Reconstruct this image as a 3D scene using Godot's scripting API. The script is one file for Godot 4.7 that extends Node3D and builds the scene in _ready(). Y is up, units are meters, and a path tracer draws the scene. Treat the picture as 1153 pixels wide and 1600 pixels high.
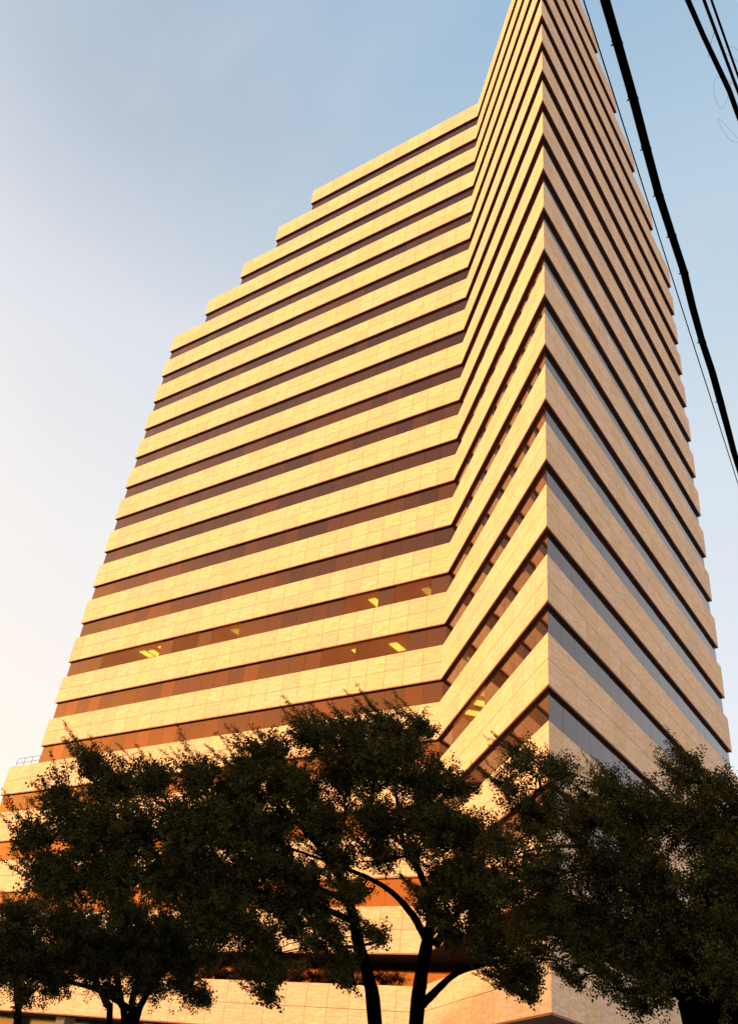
extends Node3D
# A stepped travertine office tower seen from the street through live oaks, at sunset.
# Plan: x runs along the shaded street front, -z along the long sunlit front; the knife edge of the tower stands at the origin.

const FLOOR := 4.0                      # storey height
const BAND := 2.4                       # stone spandrel height
const TOP := 89.28                      # underside of the topmost spandrel
const STOREYS := 22
const FRONT := 30.82                    # shaded front, storeys below the stepped crown
const LONG := 39.99                     # sunlit front
const CUT := 13.209                     # the diagonal front runs from (CUT, -CUT) to the knife edge
const RECESS := 0.19                    # glass behind the stone
const SUN_TO := Vector3(-0.88, 0.142, -0.46)
const EXPOSURE := 1.0

const MAIN_LIMBS := [
	[[-19.86, -0.05, 6.64, 0.13], [-20.08, 2.74, 6.27, 0.1], [-20.15, 3.27, 6.15, 0.09], [-20.17, 3.68, 5.95, 0.09], [-20.21, 4.28, 5.72, 0.07], [-20.44, 4.88, 5.41, 0.06], [-20.94, 5.4, 4.95, 0.03], [-21.3, 5.86, 4.68, 0.01]],
	[[-19.81, -0.05, 6.71, 0.13], [-19.77, 2.8, 6.75, 0.1], [-19.76, 3.27, 6.76, 0.1], [-19.73, 3.81, 6.82, 0.09], [-19.72, 4.15, 6.84, 0.06], [-19.75, 4.5, 6.78, 0.05], [-19.76, 4.87, 6.58, 0.05], [-19.77, 5.11, 6.36, 0.04], [-19.85, 5.58, 6.25, 0.03], [-19.86, 6.42, 6.05, 0.02], [-19.87, 7.19, 6.04, 0.01]],
	[[-19.74, 3.89, 6.79, 0.06], [-19.93, 4.15, 6.67, 0.05], [-20.2, 4.42, 6.44, 0.04], [-20.57, 4.6, 6.08, 0.03], [-21.2, 4.73, 5.58, 0.02], [-22.06, 4.84, 5.04, 0.01]],
	[[-19.67, 3.82, 6.92, 0.07], [-19.38, 4.18, 7.01, 0.05], [-19.08, 4.69, 7.14, 0.04], [-18.91, 5.3, 7.25, 0.02], [-18.94, 5.99, 7.18, 0.01]],
	[[-19.73, 3.04, 6.81, 0.06], [-19.72, 3.24, 7.03, 0.05], [-19.76, 3.44, 7.35, 0.04], [-19.84, 3.55, 7.84, 0.03], [-19.99, 3.6, 8.43, 0.02], [-20.06, 3.57, 9, 0.01]],
	[[-20.21, 4.28, 5.72, 0.05], [-20.17, 4.49, 5.1, 0.04], [-20.39, 4.65, 4.21, 0.04], [-20.69, 4.92, 3.01, 0.03], [-21.2, 5.37, 1.85, 0.02], [-21.8, 5.91, 0.98, 0.01]],
	[[-20.24, 4.01, 5.85, 0.05], [-21.14, 4.08, 5.65, 0.04], [-22.04, 4.06, 5.21, 0.03], [-22.79, 3.98, 4.73, 0.02], [-23.59, 4.13, 4.15, 0.01]],
	[[-20.44, 4.88, 5.41, 0.04], [-20.02, 5.7, 5.3, 0.02], [-20.06, 6.58, 4.93, 0.01], [-20.17, 7.26, 4.62, 0.01]]]
const LEFT_LIMBS := [
	[[-19.24, -0.05, 0.99, 0.06], [-19.73, 2.52, 0.61, 0.05], [-19.82, 2.8, 0.54, 0.06], [-20.02, 3.25, 0.1, 0.04], [-20.29, 3.51, -0.38, 0.02]],
	[[-18.99, -0.05, 1.27, 0.08], [-19.54, 2.55, 0.78, 0.06], [-19.64, 2.83, 0.69, 0.06], [-19.97, 3.37, 0.67, 0.05], [-20.13, 3.75, 0.53, 0.02]],
	[[-19.32, -0.05, 0.96, 0.08], [-19.48, 2.56, 0.84, 0.06], [-19.52, 2.95, 0.81, 0.06], [-19.45, 3.56, 0.73, 0.04], [-19.46, 3.98, 0.73, 0.02]],
	[[-19.56, -0.05, 0.8, 0.08], [-19.42, 2.57, 0.9, 0.06], [-19.39, 2.89, 0.92, 0.06], [-19.38, 3.33, 1.21, 0.04], [-19.18, 3.62, 1.55, 0.02]],
	[[-19.48, 2.76, 0.84, 0.05], [-19.62, 3.05, -0.09, 0.04], [-20, 3.13, -0.91, 0.03], [-20.37, 3.16, -1.57, 0.02]]]
const RIGHT_LIMBS := [
	[[-19.98, -0.05, 11.51, 0.47], [-20.14, 2.94, 10.89, 0.36], [-20.17, 3.28, 10.77, 0.32], [-20.2, 3.64, 10.67, 0.27], [-20.15, 4.07, 10.5, 0.2], [-20.13, 4.61, 10.22, 0.13], [-20.16, 5.18, 9.84, 0.08], [-20.24, 5.71, 9.36, 0.03]],
	[[-20.2, 3.58, 10.7, 0.2], [-20.33, 4.1, 10.98, 0.15], [-20.38, 4.66, 11.17, 0.1], [-20.39, 5.27, 11.12, 0.05], [-20.42, 5.76, 11.02, 0.02]],
	[[-20.19, 3.44, 10.72, 0.18], [-20.72, 3.68, 10.36, 0.12], [-21.19, 3.86, 9.94, 0.09], [-21.69, 4.04, 9.52, 0.06], [-22.06, 4.24, 9.21, 0.02]],
	[[-20.17, 3.28, 10.77, 0.12], [-20.55, 3.32, 10.57, 0.07], [-20.85, 3.14, 10.29, 0.04], [-21.04, 3.13, 10.07, 0.02]],
	[[-20.13, 3.93, 10.56, 0.14], [-19.69, 4.41, 9.97, 0.1], [-19.41, 4.99, 9.27, 0.07], [-19.37, 5.67, 8.59, 0.03], [-19.45, 6.24, 8.42, 0.02]],
	[[-20.33, 4.1, 10.98, 0.12], [-19.72, 4.59, 11.35, 0.08], [-19.32, 5.06, 11.78, 0.04]]]
const FAR_LIMBS := [
	[[-12.55, -0.05, -10.32, 0.13], [-13.04, 2.83, -10.7, 0.1], [-13.31, 3.77, -10.91, 0.08], [-13.64, 4.91, -11.15, 0.05], [-13.82, 5.59, -11.27, 0.02]]]
const MAIN_CLUMPS := [
	[-21.99, 5.92, 5.34, 0.45], [-21.27, 6.2, 4.9, 0.43], [-20.54, 6.46, 3.93, 0.43], [-21.49, 6.3, 5.76, 0.43], [-20.74, 6.58, 5.41, 0.41], [-19.84, 7.22, 4.37, 0.41],
	[-21.28, 6.31, 6.33, 0.41], [-20.57, 6.7, 5.78, 0.39], [-19.43, 7.35, 5.06, 0.39], [-20.85, 6.58, 6.72, 0.37], [-20.01, 6.96, 6.15, 0.35], [-19.28, 7.36, 5.51, 0.35],
	[-20.64, 6.66, 7.14, 0.24], [-19.7, 7.02, 6.65, 0.23], [-19, 7.48, 6.14, 0.23], [-22.3, 5.35, 5.24, 0.51], [-21.69, 5.45, 4.66, 0.48], [-20.47, 6.23, 3.65, 0.48],
	[-21.93, 5.42, 5.76, 0.51], [-20.91, 5.68, 5.37, 0.48], [-20.02, 6.24, 4.3, 0.48], [-21.29, 5.77, 6.35, 0.43], [-20.39, 6.05, 5.69, 0.41], [-19.7, 6.37, 5.15, 0.41],
	[-21.09, 5.79, 6.89, 0.49], [-20, 6.41, 5.94, 0.47], [-19.07, 6.73, 5.45, 0.47], [-20.53, 5.69, 7.28, 0.47], [-19.71, 6.14, 6.87, 0.45], [-18.83, 6.37, 6.25, 0.45],
	[-20.4, 5.7, 7.74, 0.28], [-19.64, 6, 7.16, 0.26], [-18.34, 6.47, 6.62, 0.26], [-22.5, 4.7, 5.39, 0.54], [-21.69, 4.96, 4.56, 0.52], [-20.67, 5.56, 3.72, 0.52],
	[-21.78, 4.8, 5.53, 0.54], [-21.28, 5.05, 5.09, 0.52], [-20.4, 5.24, 4.15, 0.52], [-21.44, 4.94, 6.29, 0.48], [-20.48, 5.23, 5.36, 0.46], [-19.8, 5.63, 4.83, 0.46],
	[-21.07, 5.11, 6.79, 0.46], [-20.32, 5.3, 6.4, 0.44], [-19.31, 5.6, 5.68, 0.44], [-20.77, 5.1, 7.57, 0.46], [-19.8, 5.46, 6.85, 0.44], [-18.57, 5.57, 6.38, 0.44],
	[-20.43, 5.04, 7.99, 0.38], [-19.27, 5.25, 7.25, 0.36], [-18.49, 5.68, 6.72, 0.36], [-22.18, 4.14, 5.54, 0.44], [-21.48, 4.37, 4.87, 0.41], [-20.25, 4.51, 3.9, 0.41],
	[-21.72, 4.28, 5.93, 0.4], [-20.89, 4.57, 5.15, 0.38], [-19.77, 4.68, 4.67, 0.38], [-21.25, 4.55, 6.38, 0.31], [-20.34, 4.84, 5.65, 0.3], [-19.55, 5.04, 5.12, 0.3],
	[-20.66, 4.47, 7.99, 0.38], [-19.64, 4.48, 7.34, 0.36], [-18.63, 4.99, 6.81, 0.36], [-20.26, 4.07, 8.09, 0.44], [-19.27, 4.25, 7.64, 0.41], [-18.19, 4.67, 7.01, 0.41],
	[-20.3, 3.71, 8.31, 0.29], [-19.3, 3.89, 7.75, 0.27], [-18.46, 4, 7.29, 0.27], [-20.01, 3.49, 8.54, 0.23], [-19.14, 3.58, 8.24, 0.21], [-18.21, 3.78, 7.77, 0.21],
	[-21.71, 3.84, 5.68, 0.27], [-20.84, 4.04, 5.22, 0.26], [-19.91, 4.24, 4.31, 0.26], [-21.26, 3.93, 6.1, 0.27], [-20.72, 4.13, 5.46, 0.26], [-19.89, 4.31, 5.02, 0.26],
	[-22.41, 3.73, 5.5, 0.31], [-21.62, 3.96, 4.73, 0.29], [-20.65, 4.1, 4.05, 0.29], [-20.86, 4.68, 6.81, 0.25], [-19.84, 4.95, 6.19, 0.24], [-19.21, 5.13, 5.57, 0.24],
	[-23.77, 5.39, 3.58, 0.28], [-23.32, 5.52, 3.06, 0.26], [-22.4, 5.94, 1.98, 0.26], [-24.11, 4.77, 3.7, 0.34], [-23.26, 5, 2.68, 0.32], [-23, 5.13, 1.98, 0.32],
	[-23.59, 5.04, 4.05, 0.42], [-22.8, 5.37, 3.2, 0.4], [-22.23, 5.62, 2.4, 0.4], [-23.04, 5.28, 4.31, 0.38], [-22.25, 5.6, 3.44, 0.36], [-21.86, 5.74, 2.76, 0.36],
	[-22.73, 5.33, 4.89, 0.36], [-21.81, 5.83, 3.76, 0.34], [-21.31, 6.03, 3.31, 0.34], [-24.26, 4.19, 3.63, 0.31], [-23.75, 4.28, 2.76, 0.3], [-22.92, 4.64, 1.92, 0.3],
	[-23.87, 4.31, 4.14, 0.5], [-22.9, 4.51, 2.93, 0.47], [-22.47, 4.95, 2.27, 0.47], [-23.33, 4.52, 4.48, 0.54], [-22.59, 4.71, 3.37, 0.52], [-21.75, 4.75, 2.49, 0.52],
	[-22.88, 4.61, 4.99, 0.52], [-21.89, 4.93, 4.08, 0.5], [-21.26, 5.28, 3.27, 0.5], [-23.98, 3.77, 3.68, 0.35], [-23.17, 4.11, 2.67, 0.33], [-22.46, 4.18, 1.94, 0.33],
	[-23.82, 3.68, 3.98, 0.45], [-23.34, 3.84, 3.11, 0.43], [-22.54, 4.08, 2.01, 0.43], [-23.39, 3.81, 4.43, 0.54], [-22.73, 4.11, 3.48, 0.51], [-21.85, 4.27, 2.54, 0.51],
	[-22.9, 3.95, 4.84, 0.54], [-21.82, 4.33, 3.77, 0.51], [-21.38, 4.38, 3.35, 0.51], [-22.49, 4.04, 5.15, 0.46], [-21.43, 4.15, 4.22, 0.43], [-20.64, 4.52, 3.41, 0.43],
	[-22.62, 3.61, 5.15, 0.29], [-21.5, 3.83, 4.09, 0.27], [-20.96, 4, 3.47, 0.27], [-20.53, 3.94, 7.6, 0.21], [-19.48, 4.11, 7.08, 0.2], [-18.74, 4.37, 6.63, 0.2],
	[-21.37, 4.1, 6.69, 0.25], [-20.56, 4.27, 6.06, 0.24], [-19.41, 4.58, 5.44, 0.24], [-21.6, 3.42, 6.33, 0.19], [-20.69, 3.6, 5.66, 0.18], [-19.82, 3.69, 5.03, 0.18],
	[-21.06, 3.37, 6.48, 0.14], [-20.32, 3.44, 6.01, 0.14], [-19.61, 3.56, 5.43, 0.14], [-21.64, 3.33, 5.62, 0.14], [-20.82, 3.46, 4.91, 0.14], [-20.2, 3.56, 4.49, 0.14],
	[-21.86, 3.11, 5.95, 0.11], [-20.99, 3.23, 5.18, 0.11], [-19.83, 3.39, 4.26, 0.11], [-21.69, 2.8, 5.72, 0.07], [-20.91, 2.88, 5.13, 0.07], [-19.89, 3.02, 4.19, 0.07],
	[-21.81, 2.95, 5.86, 0.07], [-21.06, 3.04, 5.22, 0.07], [-19.91, 3.21, 4.3, 0.07], [-21.17, 3.09, 6.61, 0.1], [-20.29, 3.18, 5.97, 0.1], [-19.54, 3.31, 5.52, 0.1],
	[-21.48, 3.68, 5.87, 0.25], [-20.88, 3.79, 5.43, 0.23], [-20.1, 3.86, 4.71, 0.23], [-22.15, 3.55, 5.54, 0.27], [-21.05, 3.83, 4.59, 0.25], [-20.62, 3.87, 4.12, 0.25],
	[-21.38, 3.62, 6.45, 0.21], [-20.45, 3.73, 5.81, 0.2], [-19.7, 3.91, 5.11, 0.2], [-21.03, 3.61, 6.94, 0.14], [-19.92, 3.79, 6.16, 0.14], [-18.95, 4.03, 5.5, 0.14],
	[-22.34, 3.4, 5.31, 0.25], [-21.51, 3.56, 4.55, 0.23], [-20.47, 3.81, 3.59, 0.23], [-20.63, 4.24, 7.55, 0.27], [-19.61, 4.58, 7.07, 0.26], [-18.74, 4.54, 6.3, 0.26],
	[-20.27, 3.75, 7.67, 0.19], [-19.57, 3.87, 7.17, 0.18], [-18.79, 4.08, 6.73, 0.18], [-20.19, 3.28, 8.4, 0.12], [-19.13, 3.4, 7.93, 0.12], [-18.35, 3.56, 7.45, 0.12],
	[-19.85, 3.3, 8.6, 0.1], [-19.1, 3.39, 8.2, 0.1], [-17.95, 3.58, 7.72, 0.1], [-20.25, 3.11, 8.74, 0.07], [-18.96, 3.27, 8.14, 0.07], [-17.73, 3.39, 7.6, 0.07],
	[-22.45, 3.65, 5.45, 0.31], [-21.7, 3.84, 4.47, 0.29], [-20.55, 4.13, 3.49, 0.29], [-22.58, 3.86, 5.17, 0.35], [-21.85, 4.09, 4.4, 0.33], [-21, 4.27, 3.58, 0.33],
	[-22.06, 3.41, 5.84, 0.27], [-20.99, 3.65, 4.94, 0.25], [-20.31, 3.69, 4.12, 0.25], [-22.85, 4.29, 4.93, 0.42], [-21.95, 4.57, 4.01, 0.4], [-21.12, 4.9, 3.3, 0.4],
	[-21.61, 4.06, 6.01, 0.27], [-20.94, 4.3, 5.53, 0.26], [-20.03, 4.45, 4.86, 0.26], [-20.87, 6.17, 7.11, 0.39], [-20.16, 6.61, 6.57, 0.37], [-19.14, 7, 5.99, 0.37],
	[-21.34, 6.05, 6.69, 0.39], [-20.13, 6.54, 5.86, 0.37], [-19.13, 6.93, 5.31, 0.37], [-20.33, 5.27, 7.57, 0.32], [-19.76, 5.44, 7.26, 0.3], [-18.42, 5.77, 6.71, 0.3],
	[-20.9, 4.77, 7.35, 0.19], [-19.8, 4.99, 6.6, 0.18], [-18.66, 5.33, 5.89, 0.18], [-20.4, 4.36, 8.2, 0.35], [-19.15, 4.85, 7.56, 0.34], [-18.36, 4.78, 7.38, 0.34]]
const LEFT_CLUMPS := [
	[-21.31, 3.33, 0.25, 0.55], [-21.02, 3.32, -0.46, 0.52], [-20.37, 3.26, -0.89, 0.52], [-20.8, 3.43, 0.67, 0.61], [-20.37, 3.69, 0.28, 0.58], [-19.56, 3.52, -0.38, 0.58],
	[-20.12, 3.55, 1.08, 0.61], [-19.51, 3.67, 0.77, 0.58], [-19.41, 3.68, 0.15, 0.58], [-19.55, 3.66, 1.57, 0.58], [-19.11, 3.81, 1.42, 0.55], [-18.55, 4.04, 0.75, 0.55],
	[-21.42, 3.02, -0.03, 0.5], [-21.11, 3.03, -0.62, 0.47], [-20.88, 3.32, -1.26, 0.47], [-20.81, 2.94, 0.41, 0.39], [-20.4, 3.01, 0.02, 0.37], [-20.01, 3.09, -0.6, 0.37],
	[-20.48, 3.15, 0.99, 0.45], [-19.95, 3.27, 0.44, 0.42], [-19.47, 3.43, -0.02, 0.42], [-19.93, 3.2, 1.63, 0.45], [-19.25, 3.37, 0.91, 0.42], [-18.71, 3.25, 0.6, 0.42],
	[-19.37, 3.2, 2.01, 0.34], [-18.91, 3.12, 1.63, 0.32], [-18.4, 3.4, 0.92, 0.32], [-19.02, 3.01, 2.07, 0.21], [-18.51, 3.11, 1.58, 0.2], [-18.16, 3.09, 1.38, 0.2],
	[-21.82, 3.43, 0, 0.39], [-21.16, 3.37, -0.65, 0.38], [-21.05, 3.56, -1.13, 0.38], [-21.35, 2.72, 0.44, 0.26], [-20.92, 2.72, -0.2, 0.25], [-20.34, 2.78, -0.95, 0.25],
	[-19.21, 3.57, 1.89, 0.32], [-18.81, 3.65, 1.42, 0.3], [-18.43, 3.62, 1.09, 0.3], [-20.9, 3.81, 0.7, 0.29], [-20.32, 3.85, 0.03, 0.28], [-19.95, 3.98, -0.57, 0.28],
	[-21.97, 3.12, -0.3, 0.53], [-21.53, 3.32, -0.92, 0.5], [-21.32, 3.39, -1.57, 0.5], [-20.11, 2.92, 1, 0.18], [-19.67, 2.96, 0.52, 0.17], [-19.17, 3.03, -0.09, 0.17],
	[-20.99, 3.89, 0.27, 0.4], [-20.62, 3.9, -0.11, 0.38], [-19.93, 4.01, -0.73, 0.38], [-20.17, 4.05, 0.95, 0.45], [-19.7, 4.19, 0.45, 0.43], [-19.16, 4.38, 0.3, 0.43],
	[-19.66, 4.05, 1.56, 0.4], [-19, 4.1, 1.09, 0.38], [-18.66, 4.21, 0.5, 0.38], [-21.65, 3.76, 0.13, 0.4], [-21.22, 3.88, -0.36, 0.38], [-20.8, 3.98, -1.03, 0.38],
	[-19.21, 3.63, 2.26, 0.26], [-18.49, 3.81, 1.65, 0.25], [-18.18, 3.79, 1.31, 0.25], [-19.26, 4.02, 2.12, 0.34], [-18.88, 4.12, 1.52, 0.33], [-18.13, 4.2, 1.04, 0.33],
	[-20.69, 3.65, 0.86, 0.4], [-20.18, 3.92, 0.24, 0.38], [-19.73, 3.84, -0.24, 0.38], [-19.89, 3.7, 1.43, 0.4], [-19.45, 3.8, 0.79, 0.38], [-19.14, 3.89, 0.37, 0.38]]
const RIGHT_CLUMPS := [
	[-22.05, 5.27, 9.59, 0.31], [-21.1, 5.83, 9.06, 0.3], [-19.69, 6.39, 8.35, 0.3], [-21.45, 5.41, 9.73, 0.29], [-20.85, 5.63, 9.49, 0.28], [-19.75, 6.12, 8.98, 0.28],
	[-21.8, 5.18, 9.2, 0.2], [-21, 5.54, 8.72, 0.19], [-19.72, 5.9, 8.21, 0.19], [-21.25, 5.23, 10.26, 0.26], [-20.2, 5.72, 9.93, 0.24], [-19.63, 5.88, 9.55, 0.24],
	[-21.56, 5.02, 10.71, 0.24], [-20.46, 5.38, 10.28, 0.23], [-19.19, 5.69, 10.04, 0.23], [-21.06, 5.34, 11.14, 0.24], [-20.23, 5.68, 10.87, 0.23], [-19.03, 6.05, 10.64, 0.23],
	[-21.32, 5.46, 11.27, 0.13], [-19.99, 6, 10.87, 0.12], [-19.19, 6.22, 10.76, 0.12], [-21.35, 5.09, 11.66, 0.31], [-20.18, 5.41, 11.18, 0.3], [-18.66, 6.03, 11.04, 0.3],
	[-21.62, 4.83, 9.5, 0.47], [-20.74, 5.02, 9.14, 0.45], [-19.65, 5.48, 8.8, 0.45], [-21.82, 4.69, 10.22, 0.49], [-20.31, 5.18, 9.95, 0.47], [-19.49, 5.49, 9.35, 0.47],
	[-21.17, 4.85, 10.64, 0.49], [-20.02, 5.16, 10.41, 0.47], [-19.28, 5.64, 10.24, 0.47], [-21.04, 4.85, 11.23, 0.51], [-20.02, 5.1, 10.97, 0.48], [-18.83, 5.35, 10.84, 0.48],
	[-21.78, 4.54, 9.07, 0.34], [-20.84, 4.77, 8.62, 0.33], [-19.86, 4.94, 8.18, 0.33], [-21.02, 4.48, 11.57, 0.54], [-20.2, 4.81, 11.42, 0.51], [-18.71, 5.03, 11.18, 0.51],
	[-21.99, 4.13, 9.81, 0.5], [-20.87, 4.27, 9.33, 0.48], [-19.66, 4.64, 8.67, 0.48], [-21.26, 4.26, 10.17, 0.52], [-20.54, 4.52, 10, 0.49], [-19.25, 4.75, 9.53, 0.49],
	[-21.33, 4.23, 10.86, 0.52], [-20.18, 4.72, 10.25, 0.49], [-19.08, 4.58, 10.11, 0.49], [-21.3, 4.02, 11.42, 0.48], [-20.09, 4.41, 11.33, 0.46], [-18.89, 4.49, 10.9, 0.46],
	[-22.11, 3.88, 9.32, 0.34], [-20.69, 4.2, 8.73, 0.32], [-20.08, 4.33, 8.48, 0.32], [-21.82, 3.67, 9.81, 0.41], [-20.75, 3.87, 9.5, 0.39], [-19.87, 4.07, 8.91, 0.39],
	[-21.32, 3.77, 10.21, 0.44], [-20.4, 4.11, 9.98, 0.42], [-19.53, 3.96, 9.67, 0.42], [-21.2, 3.79, 10.75, 0.44], [-20.29, 4.1, 10.51, 0.42], [-19.35, 4.13, 10.11, 0.42],
	[-21.42, 3.62, 11.41, 0.48], [-20.17, 3.89, 10.94, 0.46], [-18.96, 4.14, 10.92, 0.46], [-22.04, 3.31, 9.64, 0.23], [-20.73, 3.53, 9.05, 0.22], [-19.51, 3.77, 8.67, 0.22],
	[-21.36, 3.43, 9.95, 0.32], [-20.55, 3.51, 9.7, 0.3], [-19.32, 3.84, 9.12, 0.3], [-21.35, 3.38, 10.48, 0.34], [-20.4, 3.53, 10.14, 0.32], [-19.08, 3.72, 9.66, 0.32],
	[-21.67, 3.1, 10.34, 0.16], [-20.46, 3.22, 9.88, 0.15], [-19.56, 3.44, 9.51, 0.15], [-21.56, 2.99, 10.83, 0.21], [-20.23, 3.14, 10.41, 0.2], [-19, 3.37, 10.04, 0.2],
	[-21.38, 3.15, 11.47, 0.44], [-19.9, 3.27, 11.2, 0.42], [-19.09, 3.35, 10.79, 0.42], [-21.25, 2.93, 10.49, 0.18], [-20.21, 3.05, 10.13, 0.17], [-19.39, 3.16, 9.85, 0.17],
	[-21.4, 3.17, 9.8, 0.14], [-20.63, 3.25, 9.47, 0.13], [-19.67, 3.4, 9.09, 0.13], [-20.8, 4.88, 11.88, 0.55], [-19.96, 5.01, 11.72, 0.52], [-18.85, 5.48, 11.61, 0.52],
	[-21.33, 4, 11.94, 0.54], [-19.72, 4.13, 11.58, 0.51], [-19.1, 4.69, 11.53, 0.51], [-20.86, 3.48, 11.69, 0.53], [-20.04, 3.63, 11.46, 0.5], [-18.79, 3.89, 11.04, 0.5],
	[-21.18, 3.41, 10.85, 0.35], [-20.02, 3.6, 10.52, 0.34], [-19.29, 3.75, 10.3, 0.34]]
const FAR_CLUMPS := [
	[-13.79, 5.68, -11.25, 0.59], [-13.75, 5.07, -11.22, 0.77], [-13.25, 5.52, -10.86, 0.59], [-13.22, 4.81, -10.84, 0.68], [-13.86, 4.35, -11.3, 0.77], [-13.27, 4.11, -10.87, 0.63]]

var rng := RandomNumberGenerator.new()
var names := {}
var eye: Vector3
var eye_basis: Basis
var M := {}


# ---------------------------------------------------------------- bookkeeping
func numbered(called: String) -> String:
	if not names.has(called):
		names[called] = 0
		return called
	names[called] += 1
	return "%s_%03d" % [called, names[called]]


func thing(called: String, label: String, category: String, at := Vector3.ZERO, group := "") -> Node3D:
	var o := Node3D.new()
	o.name = numbered(called)
	o.position = at
	o.set_meta("label", label)
	o.set_meta("category", category)
	if group:
		o.set_meta("group", group)
	add_child(o)
	return o


func part(called: String, mesh: Mesh, material: Material, parent: Node3D, at := Transform3D.IDENTITY) -> MeshInstance3D:
	var o := MeshInstance3D.new()
	o.name = called
	o.mesh = mesh
	o.material_override = material
	o.transform = at
	parent.add_child(o, true)
	return o


func structure(called: String, mesh: Mesh, material: Material, at := Vector3.ZERO) -> MeshInstance3D:
	var o := part(called, mesh, material, self, Transform3D(Basis.IDENTITY, at))
	o.set_meta("kind", "structure")
	return o


# ---------------------------------------------------------------- mesh building
class Build:
	var v := PackedVector3Array()
	var n := PackedVector3Array()
	var uv := PackedVector2Array()
	var c := PackedColorArray()
	var idx := PackedInt32Array()
	var tint := Color.WHITE

	# a, b, c, d run counter-clockwise seen from outside
	func quad(a: Vector3, b: Vector3, cc: Vector3, d: Vector3, ua := Vector2.ZERO, ub := Vector2.ZERO) -> void:
		var nn := (b - a).cross(d - a).normalized()
		var at := v.size()
		v.append_array([a, b, cc, d])
		n.append_array([nn, nn, nn, nn])
		uv.append_array([Vector2(ua.x, ub.y), Vector2(ub.x, ub.y), Vector2(ub.x, ua.y), ua])
		c.append_array([tint, tint, tint, tint])
		idx.append_array([at, at + 2, at + 1, at, at + 3, at + 2])

	func tri(a: Vector3, b: Vector3, cc: Vector3) -> void:
		var nn := (b - a).cross(cc - a).normalized()
		var at := v.size()
		v.append_array([a, b, cc])
		n.append_array([nn, nn, nn])
		uv.append_array([Vector2(a.x, a.z), Vector2(b.x, b.z), Vector2(cc.x, cc.z)])
		c.append_array([tint, tint, tint])
		idx.append_array([at, at + 2, at + 1])

	# a slab in a wall: front from x0 to x1 at z = 0, back at z = -t, its ends cut to the mitre s0 / s1 (how far the back is drawn in)
	func slab(t3: Transform3D, x0: float, x1: float, y0: float, y1: float, t: float, s0: float, s1: float, ua := Vector2.ZERO, ub := Vector2.ZERO) -> void:
		var p := []
		for q in [Vector3(x0, y0, 0), Vector3(x1, y0, 0), Vector3(x1, y1, 0), Vector3(x0, y1, 0), Vector3(x0 + s0, y0, -t), Vector3(x1 - s1, y0, -t), Vector3(x1 - s1, y1, -t), Vector3(x0 + s0, y1, -t)]:
			p.append(t3 * q)
		quad(p[0], p[1], p[2], p[3], ua, ub)
		var um := Vector2(ub.x, lerpf(ua.y, ub.y, 0.05))
		quad(p[3], p[2], p[6], p[7], ua, um)
		quad(p[4], p[5], p[1], p[0], ua, um)
		quad(p[4], p[0], p[3], p[7], ua, um)
		quad(p[1], p[5], p[6], p[2], ua, um)
		quad(p[5], p[4], p[7], p[6], ua, um)

	func box(t3: Transform3D, s: Vector3) -> void:
		slab(t3 * Transform3D(Basis.IDENTITY, Vector3(0, 0, s.z / 2)), -s.x / 2, s.x / 2, -s.y / 2, s.y / 2, s.z, 0, 0, Vector2.ZERO, Vector2.ONE)

	# a round tube through points with radii
	func tube(pts: Array, rad: Array, sides: int, wobble := 0.0) -> void:
		var side := Vector3.UP
		var first := v.size()
		for i in pts.size():
			var a: Vector3 = pts[maxi(i - 1, 0)]
			var b: Vector3 = pts[mini(i + 1, pts.size() - 1)]
			var dir := (b - a).normalized()
			if i == 0:
				side = dir.cross(Vector3(0.31, 0.2, 0.93)).normalized()
			side = (side - dir * side.dot(dir)).normalized()
			var over := dir.cross(side)
			for k in sides + 1:
				var g := TAU * k / sides
				var out := side * cos(g) + over * sin(g)
				var r: float = rad[i] * (1.0 + wobble * sin(g * 3.0 + i * 1.7) * cos(i * 2.3 + g))
				v.append(pts[i] + out * r)
				n.append(out)
				uv.append(Vector2(float(k) / sides, i * 0.3))
				c.append(tint)
		for i in pts.size() - 1:
			for k in sides:
				var q := first + i * (sides + 1) + k
				idx.append_array([q, q + 1, q + sides + 1, q + 1, q + sides + 2, q + sides + 1])

	func done() -> ArrayMesh:
		var arrays := []
		arrays.resize(Mesh.ARRAY_MAX)
		arrays[Mesh.ARRAY_VERTEX] = v
		arrays[Mesh.ARRAY_NORMAL] = n
		arrays[Mesh.ARRAY_TEX_UV] = uv
		arrays[Mesh.ARRAY_COLOR] = c
		arrays[Mesh.ARRAY_INDEX] = idx
		var m := ArrayMesh.new()
		m.add_surface_from_arrays(Mesh.PRIMITIVE_TRIANGLES, arrays)
		return m


# ---------------------------------------------------------------- materials
func plain(c: Color, rough := 0.8, metal := 0.0) -> StandardMaterial3D:
	var m := StandardMaterial3D.new()
	m.albedo_color = c.linear_to_srgb()
	m.roughness = rough
	m.metallic = metal
	return m


func noise(kind: int, freq: float, octaves: int, s: int) -> FastNoiseLite:
	var f := FastNoiseLite.new()
	f.noise_type = kind
	f.frequency = freq
	f.fractal_octaves = octaves
	f.seed = s
	return f


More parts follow.
